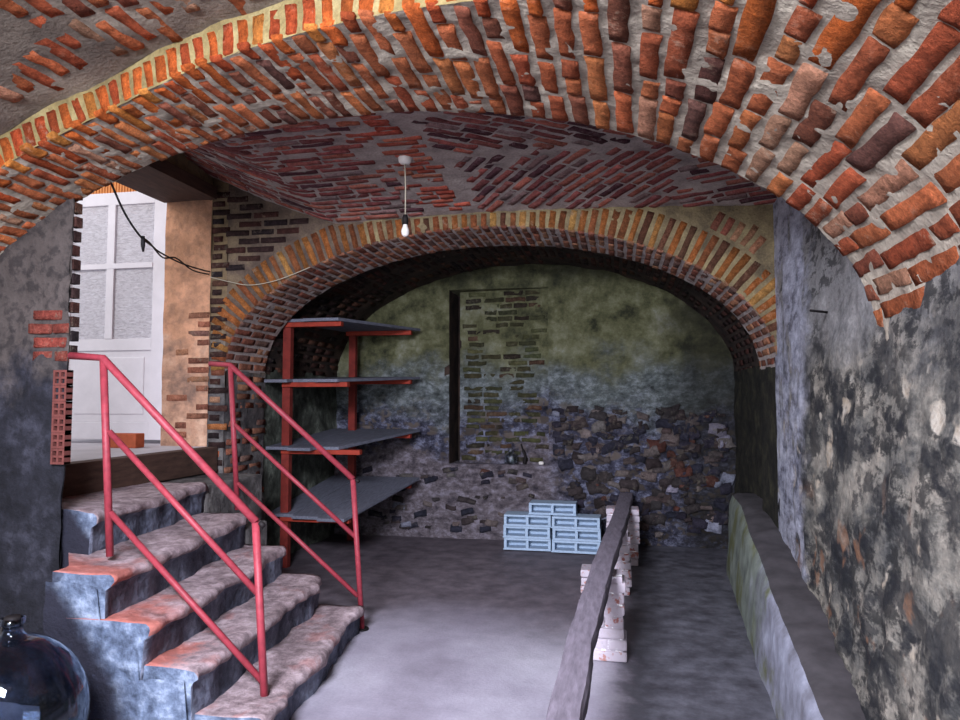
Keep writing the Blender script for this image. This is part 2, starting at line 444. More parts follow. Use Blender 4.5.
PAL_DARK = [(3, (84, 54, 48)), (3, (64, 46, 44)), (1, (104, 70, 56)), (1, (52, 42, 44))]
PAL_MOSS = [(3, (82, 80, 56)), (2, (98, 98, 66)), (2, (66, 58, 48)), (1.5, (100, 76, 60))]

# ------------------------------------------------------------ ellipse vault helper
class Ellipse:
    def __init__(s, xc, a, zs, b):
        s.xc, s.a, s.zs, s.b = xc, a, zs, b
        N = 400; s.T = []; L = 0; p = None
        for i in range(N + 1):
            th = math.pi - math.pi * i / N
            q = (xc + a * math.cos(th), zs + b * math.sin(th))
            if p: L += math.dist(p, q)
            s.T.append((L, th)); p = q
        s.len = L
    def th(s, l):
        if l <= 0: return math.pi - l / s.b          # linear continuation below the springing
        if l >= s.len: return -(l - s.len) / s.b
        lo, hi = 0, len(s.T) - 1
        while hi - lo > 1:
            m = (lo + hi) // 2
            if s.T[m][0] <= l: lo = m
            else: hi = m
        k = (l - s.T[lo][0]) / (s.T[hi][0] - s.T[lo][0])
        return s.T[lo][1] * (1 - k) + s.T[hi][1] * k
    def pt(s, l, y, off=0):
        if l < 0: return Vector((s.xc - s.a - off, y, s.zs + l))
        if l > s.len: return Vector((s.xc + s.a + off, y, s.zs - (l - s.len)))
        t = s.th(l)
        n = Vector((math.cos(t) / s.a, 0, math.sin(t) / s.b)).normalized()
        return Vector((s.xc + s.a * math.cos(t), y, s.zs + s.b * math.sin(t))) + n * off
    def l_of_x(s, x):
        return min(s.T, key=lambda q: abs(s.xc + s.a * math.cos(q[1]) - x))[0]
    def z(s, x):
        k = 1 - ((x - s.xc) / s.a) ** 2
        return s.zs + s.b * math.sqrt(max(k, 0))

YN = [(-3.6, 2.80), (-2.3, 2.76), (-1.74, 2.62), (-1.23, 2.50), (-.46, 2.30), (.24, 2.02), (.6, 1.74), (1.1, 1.45)]
def lerp_tab(T, x):
    if x <= T[0][0]: return T[0][1]
    for (a, b), (c, d) in zip(T, T[1:]):
        if x <= c: return b + (d - b) * (x - a) / (c - a)
    return T[-1][1]
YF, YB, YB2, YE = 3.3, 5.5, 6.2, 8.0

# ------------------------------------------------------------ front arch
E1 = Ellipse(-1.25, 2.35, 1.85, 1.2)
def yn_l(l):
    x = E1.pt(min(max(l, 0), E1.len), 0).x
    return lerp_tab(YN, x)
mb = MB()
sf = Surf(lambda l, y: E1.pt(l, y), flip=True)
if sf.n(E1.len / 2, 3).z > 0: sf.flip = not sf.flip
sf.sheet(mb, -.3, E1.len + .3, yn_l, lambda l: YF, .022, .010, 0, 1, 9)
grow = lambda l: min(max((l / E1.len - .35) / .4, 0), 1)
l = .06; row = 0
while l < E1.len - .02:
    x = E1.pt(l, 0).x
    y = yn_l(l) - .01 + (0.13 if row % 2 else 0.0) + random.uniform(-.03, .03)
    if row % 2: sf.brick(mb, l, y - .075, R(90), .115, .052, .010, pick(PAL_RING), 1, rough=.009)
    while y < YF - .05:
        g_ = grow(l); L = random.uniform(.22, .34) * (1 + .35 * g_)
        if random.random() < .12: L = .14
        L = min(L, YF - y - .005)
        if L > .06:
            wv = .012 * math.sin(y * 5 + row * .7)
            pal = PAL_RING if (y < yn_l(l) + .05 and random.random() < .7) else PAL_FRONT
            sf.brick(mb, l + wv + random.uniform(-.004, .004), y + L / 2, R(90) + random.uniform(-.03, .03), L, random.uniform(.046, .057) * (1 + .55 * g_), random.uniform(.003, .011), pick(pal), 1, rough=.010)
        y += L + random.uniform(.012, .024)
    l += (.068 + .036 * grow(l)) * random.uniform(.95, 1.06); row += 1
# near ring face
def ringface(E, yfun, side, off0, off1):
    return Surf(lambda l, h: (lambda p: Vector((p.x, yfun(l), p.z)))(E.pt(l, 0, h)), flip=False)
rf = ringface(E1, yn_l, -1, 0, .2)
if rf.n(E1.len / 2, .1).y > 0: rf.flip = not rf.flip
rf.sheet(mb, -.3, E1.len + .3, -.002, .16, .03, .009, 2, 3, 9)
l = .06
while l < E1.len - .02:
    rf.brick(mb, l, .065, R(90) + random.uniform(-.08, .08), .12, random.uniform(.042, .056) * (1 + .3 * grow(l)), random.uniform(.005, .014), pick(PAL_RING), 1, nx=6, rough=.009)
    l += (.070 + .036 * grow(l)) * random.uniform(.95, 1.05)
# hidden rear face of the arch up to the vault
rb = ringface(E1, lambda l: YF - .03, 1, 0, .5)
if rb.n(E1.len / 2, .1).y < 0: rb.flip = not rb.flip
rb.sheet(mb, -.3, E1.len + .3, .012, .35, .05, .0, 0, 3)
front_arch = struct(mb, 'trim_1', [M['mortar_front'], M['brick'], M['mortar_ring']], 'wide front brick arch over the cellar with orange bricks')

# ------------------------------------------------------------ near vault and near room
mb = MB()
nv = Surf(lambda l, y: E1.pt(l, y, .15))
if nv.n(E1.len / 2, 0).z > 0: nv.flip = True
nv.sheet(mb, -.5, E1.len + .5, -2.6, yn_l, .06, .014, 0, 5, 7)
l = .2; row = 0
while l < E1.len * .62:
    y = .9 + random.uniform(0, .2)
    while y < yn_l(l) - .2:
        L = random.uniform(.2, .3)
        p = E1.pt(l, y)
        if fbm(p, 1.7, 4, 3) > -.3:
            nv.brick(mb, l + .012 * math.sin(y * 6), y + L / 2, R(90) + random.uniform(-.05, .05), L, random.uniform(.055, .075), random.uniform(.002, .010), pick(PAL_FRONT), 1, rough=.01)
        y += L + random.uniform(.02, .05)
    l += .09 * random.uniform(.95, 1.05); row += 1
struct(mb, 'ceiling', [M['plaster_near'], M['brick']], 'near barrel vault of brick and smeared plaster')

# ------------------------------------------------------------ middle vault
def vz(x, y):
    k = min(max((-2.35 - x) / 1.15, 0), 1)
    return 3.09 + .50 * k ** 1.1 + .10 * math.sin(math.pi * min(max((y - YF) / (YB - YF), 0), 1)) + .03 * math.cos((x + 1) * 1.2)
mb = MB()
vs = Surf(lambda x, y: Vector((x, y, vz(x, y))))
if vs.n(-1, 4.5).z > 0: vs.flip = True
vs.sheet(mb, -3.62, 1.3, YF - .02, YB + .02, .035, .010, 0, 8, 8)
def lay(mb, surf, inside, ang, pal, pitch=.085, W=.062, box=(-3.6, 1.3, 3.3, 5.5), h=(.003, .010), skip=.03, Lr=(.2, .29), mi=1, rough=.006):
    ca, sa = math.cos(ang), math.sin(ang)
    cx, cy = (box[0] + box[1]) / 2, (box[2] + box[3]) / 2
    rad = math.hypot(box[1] - box[0], box[3] - box[2]) / 2
    v = -rad
    while v < rad:
        u = -rad + random.uniform(0, .2)
        while u < rad:
            L = random.uniform(*Lr); uc = u + L / 2
            x = cx + uc * ca - v * sa; y = cy + uc * sa + v * ca
            if box[0] + .04 < x < box[1] - .04 and box[2] + .04 < y < box[3] - .04:
                ok = inside(x, y)
                if ok:
                    for q in (-.5, .5):
                        if not inside(x + q * L * ca, y + q * L * sa): ok = False
                    if not ok and inside(x, y):
                        L *= .5; ok = True
                if ok and random.random() > skip:
                    surf.brick(mb, x, y, ang + random.uniform(-.02, .02), L, W * random.uniform(.85, 1.1), random.uniform(*h), pick(pal), mi, rough=rough, nx=6)
            u += L + random.uniform(.015, .03)
        v += pitch * random.uniform(.96, 1.04)
xs = lambda y: -1.16 + .03 * (y - 4.4)
lay(mb, vs, lambda x, y: x < xs(y) - .40, R(2), PAL_VAULT)
lay(mb, vs, lambda x, y: xs(y) - .37 < x < xs(y) - .05, R(2), PAL_VRED, pitch=.078)
# herringbone fields right of the seam
ridge = lambda x: 4.42 - .02 * (x + 1.0)
lay(mb, vs, lambda x, y: xs(y) + .05 < x < .42 and y > ridge(x) + .02, R(-55), PAL_VAULT, pitch=.088, skip=.04)
lay(mb, vs, lambda x, y: x > .46 and y > ridge(x) + .02, R(-22), PAL_VAULT, pitch=.088, skip=.04)
lay(mb, vs, lambda x, y: x > xs(y) + .05 and y < ridge(x) - .02, R(42), PAL_VAULT, pitch=.088, skip=.04)
mid_vault = struct(mb, 'ceiling', [M['mortar_vault'], M['brick_vault']], 'middle bay vault with herringbone brick courses')

# ------------------------------------------------------------ far arch
E2 = Ellipse(-1.1, 2.25, 1.85, 1.15)
mb = MB()
s2 = Surf(lambda l, y: E2.pt(l, y))
if s2.n(E2.len / 2, 6).z > 0: s2.flip = True
s2.sheet(mb, 0, E2.len, YB, YB2, .04, .008, 0, 11, 9)
l = .05; row = 0
while l < E2.len - .02:
    y = YB - .01 - (.1 if row % 2 else 0)
    while y < YB2 - .03:
        L = min(random.uniform(.2, .26), YB2 - y); y0 = max(y, YB - .005); L2 = y + L - y0
        if L2 > .06: s2.brick(mb, l, y0 + L2 / 2, R(90), L2, random.uniform(.050, .062), random.uniform(.003, .009), pick(PAL_FAR), 1, nx=6)
        y += L + .02
    l += .078; row += 1
r2 = Surf(lambda x, z: Vector((x, YB, z)))
if r2.n(0, 2).y > 0: r2.flip = True
ztop = lambda x: vz(x, YB) + .06
r2.sheet(mb, -3.349, -2.1, lambda x: E2.z(x), ztop, .035, .009, 3, 12, 8)
r2.sheet(mb, -2.1, 1.149, lambda x: E2.z(x), ztop, .035, .009, 2, 12, 8)
def polar(E):
    def f(l, h):
        p = E.pt(l, 0, h); return Vector((p.x, YB, p.z))
    return Surf(f)
pr = polar(E2)
if pr.n(E2.len / 2, .1).y > 0: pr.flip = True
l = .03
while l < E2.len - .02:
    p = E2.pt(l, 0, .28); top = vz(p.x, YB) - .015
    H = .27
    while H > .05 and E2.pt(l, 0, H).z > vz(E2.pt(l, 0, H).x, YB) - .01: H -= .01
    if p.x > -3.52 and p.x < 1.2 or True:
        while H > .06 and not (-3.48 < E2.pt(l, 0, H).x < 1.17): H -= .01
        if H > .06: pr.brick(mb, l, H / 2 + .002, R(90) + random.uniform(-.03, .03), H, random.uniform(.046, .060), random.uniform(.004, .012), pick(PAL_FRING), 1, nx=6)
    l += .078 * random.uniform(.98, 1.03)
l = E2.len * .66
while l < E2.len - .4:
    for h0 in (.30, .52):
        H = random.uniform(.13, .2); q = E2.pt(l, 0, h0 + H)
        if random.random() < .8 and q.z < vz(q.x, YB) - .02 and q.x < 1.12:
            pr.brick(mb, l, h0 + H / 2, R(90), H, random.uniform(.04, .056), random.uniform(.001, .008), pick(PAL_FAR), 1, nx=6)
    l += .07
# horizontal dark courses of the left spandrel
zc = 2.3; row = 0
while zc < 3.6:
    x = -3.36 + (.12 if row % 2 else 0)
    while x < -1.9:
        L = random.uniform(.18, .25); xm = x + L / 2
        dd = min((Vector((xm + q * L / 2, 0, zc)) - E2.pt(E2.l_of_x(max(xm + q * L / 2, -3.34)), 0)).length for q in (-1, 0, 1))
        # distance to the arch curve, sampled
        dm = min(math.dist((xm + q * L / 2, zc), (E2.xc + E2.a * math.cos(t[1]), E2.zs + E2.b * math.sin(t[1]))) for q in (-1, 0, 1) for t in E2.T[::6])
        if dm > .30 and zc > E2.z(xm) and zc < vz(xm, YB) - .03:
            r2.brick(mb, xm, zc, 0, L, .052, random.uniform(.006, .016), pick(PAL_DARK), 1, nx=6)
        x += L + .02
    zc += .075; row += 1
far_arch = struct(mb, 'trim_2', [M['mortar_soffit'], M['brick'], M['mortar_far'], M['mortar_spandrel']], 'far brick arch with an orange and yellow ring of bricks')

# piers at both sides of the far arch
mb = MB()
r2.sheet(mb, -3.52, -3.349, 0, lambda x: vz(x, YB) + .05, .05, .012, 0, 14)
zc = .2; k = 0
while zc < 3.45:
    wd = .15 if k % 2 else .10
    r2.brick(mb, -3.49 + wd / 2, zc, 0, wd * random.uniform(.8, 1.2), .055, .008, pick(PAL_DARK if zc > 1.9 or k % 3 else PAL_FRONT), 1, nx=4)
    zc += .078; k += 1
s3 = Surf(lambda y, z: Vector((-3.35, y, z)))
if s3.n(5.8, 1).x < 0: s3.flip = True
s3.sheet(mb, YB, YB2, 0, 1.86, .06, .03, 0, 15)
zc = .75
while zc < 1.85:
    y = YB + .02 + random.uniform(0, .1)
    while y < YB2 - .1:
        L = random.uniform(.12, .24)
        if random.random() < .65: s3.brick(mb, y + L / 2, zc, 0, min(L, YB2 - y), .055, .012, pick(PAL_FAR), 1, nx=4)
        y += L + .03
    zc += .08
struct(mb, 'wall_far_left_pier', [M['pier'], M['brick_wall']])

mb = MB()
s4 = Surf(lambda y, z: Vector((1.15, y, z)))
if s4.n(5.8, 1).x > 0: s4.flip = True
s4.sheet(mb, YB, YB2, 0, 1.86, .06, .02, 0, 16)
r2.sheet(mb, 1.148, 1.25, 0, 3.15, .05, .012, 0, 14)
struct(mb, 'wall_far_right_pier', [M['chamber_side']])

# ------------------------------------------------------------ back chamber
E3 = Ellipse(-1.07, 2.30, 1.85, 1.32)
mb = MB()
s5 = Surf(lambda l, y: E3.pt(l, y))
if s5.n(E3.len / 2, 7).z > 0: s5.flip = True
s5.sheet(mb, 0, E3.len, YB2 - .01, YE + .05, .09, .02, 0, 17)
l = .05
while l < E3.len:
    y = YB2 + random.uniform(0, .1)
    while y < YE - .25:
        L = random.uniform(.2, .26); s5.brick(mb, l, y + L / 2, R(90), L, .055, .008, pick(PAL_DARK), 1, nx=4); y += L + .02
    l += .085
# ring closing the step between arch and chamber vault
cr = Surf(lambda l, h: Vector((E2.pt(l, 0, h).x, YB2, E2.pt(l, 0, h).z)))
if cr.n(E2.len / 2, .1).y < 0: cr.flip = True
cr.sheet(mb, 0, E2.len, 0, .3, .08, 0, 0, 1)
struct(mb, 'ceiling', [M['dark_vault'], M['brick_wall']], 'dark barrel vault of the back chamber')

mb = MB()
s6 = Surf(lambda y, z: Vector((-3.37, y, z)))
if s6.n(7, 1).x < 0: s6.flip = True
s6.sheet(mb, YB2, YE + .05, 0, 1.9, .06, .03, 0, 18)
struct(mb, 'wall_chamber_left', [M['shelf_wall']])
mb = MB()
s7 = Surf(lambda y, z: Vector((1.21, y, z)))
if s7.n(7, 1).x > 0: s7.flip = True
s7.sheet(mb, YB2, YE + .05, 0, 1.9, .06, .03, 0, 19)
struct(mb, 'wall_chamber_right', [M['chamber_side']])

# back wall with its niche
mb = MB()
NX0, NX1, NZ0, NZ1, ND = -1.97, -.80, .86, 2.9, .34
bw = Surf(lambda x, z: Vector((x, YE, z)))
if bw.n(0, 1).y > 0: bw.flip = True
bw.sheet(mb, -3.6, NX0, 0, 3.3, .05, .035, 0, 21)
bw.sheet(mb, NX1, 1.4, 0, 3.3, .05, .035, 0, 21)
bw.sheet(mb, NX0, NX1, 0, NZ0, .05, .035, 0, 21)
bw.sheet(mb, NX0, NX1, NZ1, 3.3, .05, .035, 0, 21)
bn = Surf(lambda x, z: Vector((x, YE + .08 + .14 * (NX1 - x) / (NX1 - NX0), z))); bn.flip = bw.flip
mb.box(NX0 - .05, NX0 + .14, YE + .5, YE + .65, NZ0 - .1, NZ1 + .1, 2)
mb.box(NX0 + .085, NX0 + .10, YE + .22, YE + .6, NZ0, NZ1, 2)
bn.sheet(mb, NX0 + .085, NX1 + .05, NZ0 - .05, NZ1 + .05, .05, .02, 0, 22)
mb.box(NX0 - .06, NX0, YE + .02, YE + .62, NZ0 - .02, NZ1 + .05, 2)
mb.box(NX1, NX1 + .06, YE + .02, YE + ND + .05, NZ0 - .02, NZ1 + .05)
mb.box(NX0 - .05, NX1 + .05, YE - .015, YE + .6, NZ0 - .05, NZ0 - .005)
mb.box(NX0 - .05, NX1 + .05, YE + .02, YE + .6, NZ1, NZ1 + .05)
zc = NZ0 + .05
while zc < NZ1 - .03:
    x = NX0 + .09 + random.uniform(.01, .12)
    while x < NX1 - .1:
        L = random.uniform(.14, .25)
        if random.random() < .8 and x + L < NX1: bn.brick(mb, x + L / 2, zc, 0, L, .054, random.uniform(-.006, .016), pick(PAL_MOSS), 1, rough=.014, nx=6)
        x += L + .02
    zc += .075
# rubble stones breaking through the render
PAL_ST = [(3, (70, 62, 62)), (2, (92, 80, 78)), (3, (58, 56, 68)), (1, (128, 116, 112)), (.5, (100, 66, 58)), (.6, (150, 150, 166))]
for k in range(260):
    x = random.uniform(-.72, 1.15); z = random.uniform(.12, 1.95) if k % 3 else random.uniform(.3, 1.5)
    if z > 1.55 + .3 * fbm((x, 0, 0), 2, 3): continue
    if x < -.55 and z < .8: continue
    L = random.uniform(.06, .19); bw.brick(mb, x, z, random.uniform(-.3, .3), L, L * random.uniform(.5, .8), random.uniform(.03, .045), pick(PAL_ST), 1, rough=.035, nx=6)
for k in range(60):
    x = random.uniform(-3.0, -1.0); z = random.uniform(.1, .8)
    L = random.uniform(.06, .16); bw.brick(mb, x, z, random.uniform(-.3, .3), L, L * .5, random.uniform(.02, .03), pick(PAL_ST), 1, rough=.02, nx=6)
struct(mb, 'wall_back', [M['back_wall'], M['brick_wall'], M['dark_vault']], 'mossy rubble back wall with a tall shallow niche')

# ------------------------------------------------------------ right wall
RX = [(-2.8, .9), (2.0, .90), (3.1, .96), (4.2, 1.06), (5.5, 1.14), (5.56, 1.14)]
mb = MB()
def rwx(y, z):
    k = min(max((5.5 - y) / 2.4, 0), 1)
    return lerp_tab(RX, y) + k * .15 * (z - .5) / 1.6
rw = Surf(lambda y, z: Vector((rwx(y, z), y, z)))
if rw.n(4, 1).x > 0: rw.flip = True
rows = []
ny = 150; nz = 66
for i in range(ny + 1):
    y = 1.0 + (5.56 - 1.0) * i / ny; row = []
    for j in range(nz + 1):
        z = 3.3 * j / nz; p = rw.f(y, z)
        low = max(0, min(1, (2.0 - z) / 1.2))
        kf = min(1, max(.25, (5.5 - y) / .9)); d = kf * (.02 * fbm(p, 2.2, 31) + (.016 * low + .005) * fbm(p, 7, 32, 4))
        row.append(p + rw.n(y, z) * d)
    rows.append(row)
mb.grid(rows, 0, flip=rw.flip)
rw.sheet(mb, -2.8, 1.0, 0, 3.3, .2, .02, 0, 31)
struct(mb, 'wall_right', [M['right_wall']], 'blotched damp plaster wall on the right')

# ------------------------------------------------------------ left walls
# infill wall under the front arch, left of the stairs
WX = -2.90
mb = MB()
fw = Surf(lambda x, z: Vector((x, 3.24, z)))
if fw.n(-3.3, 1).y > 0: fw.flip = True
def wz(x): return min(E1.z(x) + .04, 3.0) if x > -3.58 else 2.0
fw.sheet(mb, -3.75, WX, 0, wz, .04, .025, 0, 33, 5)
# exposed courses and a toothed edge by the doorway
for zz in (2.06, 1.985, 1.91, 1.835):
    x = -3.13 + random.uniform(-.03, .03)
    while x < WX - .04:
        L = min(random.uniform(.11, .2), WX - x - .005)
        if L > .05: fw.brick(mb, x + L / 2, zz, 0, L, .055, .012, pick([(3, (150, 74, 62)), (1, (110, 58, 54))]), 1, nx=4)
        x += L + .02
# wall thickness facing the stairs
jf = Surf(lambda y, z: Vector((WX - (y - 3.24) * 1.25, y, z)))
if jf.n(3.4, 1).x < 0: jf.flip = True
jf.sheet(mb, 3.24, 3.5, 0, 3.0, .05, .02, 0, 34)
zc = .9; k = 0
zc = 1.84
while zc < 2.72:
    mb.box(WX - .03, WX + random.uniform(.0, .016), 3.252, 3.30, zc, zc + .055, 1, pick(PAL_DARK)); zc += .078; k += 1
bk = Surf(lambda x, z: Vector((x, 3.5, z)))
if bk.n(-3.3, 1).y < 0: bk.flip = True
bk.sheet(mb, -3.75, WX - .32, 0, 3.3, .2, 0, 0, 33)
lw = struct(mb, 'wall_left', [M['left_wall'], M['brick_wall']], 'damp plaster wall, shade painted into its colour, left of the stairs with exposed bricks')
# hollow clay bricks bedded in the edge of that wall
def hollow_brick(z0):
    mb = MB(); x0, x1 = -2.965, -2.882; y0, y1 = 3.215, 3.262; h = .082
    cols = 2; rows_ = 2; t = .012; cw = (x1 - x0 - t) / cols; ch = (h - t) / rows_
    for i in range(cols + 1): mb.box(x0 + i * cw, x0 + i * cw + t, y0, y1, z0, z0 + h)
    for j in range(rows_ + 1): mb.box(x0, x1, y0 + .001, y1 - .001, z0 + j * ch, z0 + j * ch + t)
    mb.box(x0, x1 - .02, y1 - .01, y1 + .02, z0, z0 + h)
    return mb
for k in range(6):
    o = hollow_brick(1.26 + k * .0835).build('hollow_brick', M['hollow'], lw)

# bay side wall with the doorway
mb = MB()
DY0, DY1, DZ0, DZ1 = 3.55, 5.5, 1.2, 3.42
mb.box(-3.95, -3.5, 3.49, YB + .02, -.0, DZ0 - .02, 0)               # below the sill
mb.box(-3.95, -3.5, 3.49, YB + .02, 3.46, 3.9, 0)                    # above the lintel
mb.box(-3.95, -3.5, 3.49, DY0, DZ0 - .02, 3.46, 0)
struct(mb, 'wall_left', [M['pier']])
mb = MB()
jw = Surf(lambda x, z: Vector((x, YB - .012, z)))
if jw.n(-3.7, 2).y > 0: jw.flip = True
jw.sheet(mb, -3.95, -3.50, DZ0 - .05, 3.46, .04, .012, 0, 36)
mb.box(-3.95, -3.5, YB + .01, YB + .5, 0, 3.9, 0)
for k in range(14):
    zc = 1.3 + k * .08
    if random.random() < .75:
        L = random.choice((.11, .2)); jw.brick(mb, -3.5 - L / 2 - random.choice((0, .0, .2)), zc, 0, L, .055, .006, pick(PAL_FAR), 1, nx=4)
struct(mb, 'trim_3', [M['jamb'], M['brick_wall']], 'peach plastered far jamb of the doorway')
mb = MB(); mb.box(-3.98, -3.46, 3.45, YB + .0, 3.36, 3.47)
struct(mb, 'trim_4', [M['lintel']])

# ------------------------------------------------------------ floor
mb = MB()
fs = Surf(lambda x, y: Vector((x, y, 0)))
if fs.n(0, 0).z < 0: fs.flip = True
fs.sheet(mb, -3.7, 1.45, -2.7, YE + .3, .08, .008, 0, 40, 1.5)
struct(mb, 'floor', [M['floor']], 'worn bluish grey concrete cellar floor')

# near room behind the camera
mb = MB(); s_ = Surf(lambda y, z: Vector((-3.6, y, z)))
if s_.n(0, 1).x < 0: s_.flip = True
s_.sheet(mb, -2.7, 3.24, 0, 2.2, .3, .02, 0, 1)
struct(mb, 'wall_near_left', [M['room']])
mb = MB()
mb.box(-3.75, -2.9, -2.7, -2.5, 0, 3.3); mb.box(-.1, 1.1, -2.7, -2.5, 0, 3.3)
mb.box(-2.9, -.1, -2.7, -2.5, 0, .9); mb.box(-2.9, -.1, -2.7, -2.5, 2.6, 3.3)
struct(mb, 'wall_rear', [M['room']])

# terrace beyond the doorway
mb = MB(); mb.box(-7.5, -3.5, 3.46, 7.4, 1.08, 1.2); mb.box(-7.5, -4.22, 2.6, 3.46, 1.08, 1.2)
struct(mb, 'floor', [M['terrace']], 'pale terrace floor beyond the doorway')
mb = MB(); mb.box(-7.5, -3.6, 6.6, 6.75, 1.2, 3.6)
struct(mb, 'wall_terrace', [M['terrace_wall']])

# ------------------------------------------------------------ staircase
def rough_block(mb, near, far, xb, z0, z1, y0, y1, seed, amp=.026, nose=.026):
    """step block: front edge from x=near at y0 to x=far at y1, back at x=xb; top z1"""
    def fx(y): return near + (far - near) * (y - y0) / (y1 - y0)
    def bx(y): return xb if xb < -3.4 else min(-2.64, max(-3.05, -2.64 - .9 * (y - 3.0)))
    ny = int((y1 - y0) / .04); nz = 7; nx = 9
    def disp(p, d):
        return p + d * amp * fbm(p, 5, seed, 4) + d * amp * .8 * fbm(p, 1.8, seed + 3, 2)
    prof = []          # profile round the nosing: (dx from the front, z)
    zt = z1; sl = .055
    prof = [(0 - nose, z0), (0 - nose, z0 + (zt - z0) * .5), (-nose, zt - sl - .02), (-.004, zt - sl), (.004, zt - sl * .55), (0, zt - .015), (-.018, zt - .002), (-.05, zt), (-.11, zt), (-.18, zt)]
    rows = []
    for i in range(ny + 1):
        y = y0 + (y1 - y0) * i / ny; f = fx(y)
        wob = .04 * noise.noise(Vector((y * 3.1, seed, 0))) + .03 * noise.noise(Vector((y * 9, seed, 0)))
        row = []
        for k, (dx, z) in enumerate(prof):
            sag = -.012 * math.sin(math.pi * i / ny) if z > zt - .1 else 0
            p = Vector((f + dx + wob * (1 if k > 2 else .4), y, z + sag))
            d = Vector((1, 0, 0)) if k < 4 else Vector((.5, 0, .8)) if k < 7 else Vector((0, 0, 1))
            row.append(disp(p, d * (.6 if k > 3 else 1)))
        row.append(Vector((bx(y), y, zt)))
        rows.append(row)
    b = len(mb.v)
    nj = len(rows[0])
    for r_ in rows: mb.v.extend(tuple(p) for p in r_)
    for i in range(ny):
        for j in range(nj - 1):
            mb.face([b + i * nj + j, b + (i + 1) * nj + j, b + (i + 1) * nj + j + 1, b + i * nj + j + 1], 1 if j < 3 else 0)
    # end caps
    for e, i in ((0, 0), (1, ny)):
        idx = [b + i * nj + j for j in range(nj)]
        q = len(mb.v); y = rows[i][0].y
        mb.v.append((bx(y), y, z0))
        f = idx + [q]
        mb.face(f if e == 0 else f[::-1], 2, smooth=False)
st = thing('brick_staircase', 'worn brick and plaster steps rising left to the doorway between red handrails', 'staircase', (-2.4, 3.8, 0))
STEPS = [(-1.56, -1.76, .19, 2.93, 4.64), (-1.86, -2.02, .39, 2.90, 4.60), (-2.10, -2.30, .585, 2.88, 4.60), (-2.31, -2.60, .79, 2.90, 4.60), (-2.74, -2.95, 1.0, 3.27, 4.62)]
for k, (n_, f_, z, y0, y1) in enumerate(STEPS):
    mb = MB(); xb = -2.9 if k < 4 else -3.5
    if k == 4: xb = -3.48
    rough_block(mb, n_, f_, xb, 0 if k < 4 else .7, z, y0, y1, 50 + k)
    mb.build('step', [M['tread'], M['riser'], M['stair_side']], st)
mb = MB()
# flank under the upper steps, bulging out of the side with a broken edge
cap = Surf(lambda x, z: Vector((x, 2.895 - .02 * math.sin((z + .2) * 3), z)))
if cap.n(-2.2, .4).y > 0: cap.flip = True
def flank_top(x):
    for xe, z in ((-2.36, .74), (-2.15, .535), (-1.91, .34), (-1.6, .14)):
        if x < xe: return z + .02 * fbm((x, 0, 0), 9, 2)
    return .03
cap.sheet(mb, -2.66, -1.62, 0, flank_top, .03, .022, 0, 60, 6)
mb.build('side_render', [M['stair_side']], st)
# upper landing step in dark timber, at the sill
mb = MB(); mb.box(-3.495, -3.38, 3.56, 5.47, .99, 1.2)
mb.build('sill_board', M['lintel'], st, bevel=.008)
mb = MB(); mb.box(-3.48, -2.95, 4.63, 5.46, 0, .98); mb.box(-2.95, -2.6, 4.6, 4.9, 0, .7)
mb.build('masonry_core', M['pier'], st, bevel=.02)

# ------------------------------------------------------------ handrails
def handrail(label, y, top, low, midt, midl, lo_t, lo_l, foot_t, foot_l, stub, lean=0):
    o = thing('handrail', label, 'handrail', (low[0], y, 0), 'red tubular handrails of the staircase')
    r = .016
    def seg(name, *pts, rr=r):
        mb = MB(); mb.tube([(p[0], p[1] if len(p) > 2 else y, p[-1]) for p in pts], rr, 12); mb.build(name, M['red_paint'], o)
    seg('post', (foot_t[0], foot_t[1]), (top[0], top[1]), rr=.019)
    seg('post', (foot_l[0], foot_l[1]), (low[0], low[1]), rr=.019)
    pts = [(top[0] - .004, top[1]), (low[0] + .004, low[1])]
    if stub: pts = [stub] + pts
    mb = MB(); mb.tube([(p[0], y, p[1]) for p in pts], .020, 12); mb.build('top_rail', M['red_paint'], o)
    seg('middle_rail', midt, midl); seg('lower_rail', lo_t, lo_l)
    mb = MB(); mb.tube([(foot_l[0], y, foot_l[1] + .004), (foot_l[0], y, foot_l[1] + .014)], .045, 14)
    mb.build('foot_plate', M['iron'], o)
    mb = MB(); mb.tube([(low[0] + .022, y, low[1] + .0), (low[0] + .045, y, low[1] - .02)], .013, 10); mb.build('rail_bolt', M['iron'], o)
handrail('near red tubular handrail at the front edge of the steps, by the glass demijohn', 3.2, (-2.65, 1.82), (-1.765, 1.0), (-2.60, 1.435), (-1.74, .65), (-2.58, 1.02), (-1.715, .24), (-2.575, .80), (-1.69, .0), (-2.85, 1.835))
handrail('far red tubular handrail beside the shelves, at the rear edge of the steps', 4.72, (-2.83, 1.86), (-1.86, 1.04), (-2.80, 1.43), (-1.84, .64), (-2.75, .99), (-1.815, .23), (-2.75, .80), (-1.78, .0), (-3.0, 1.87))

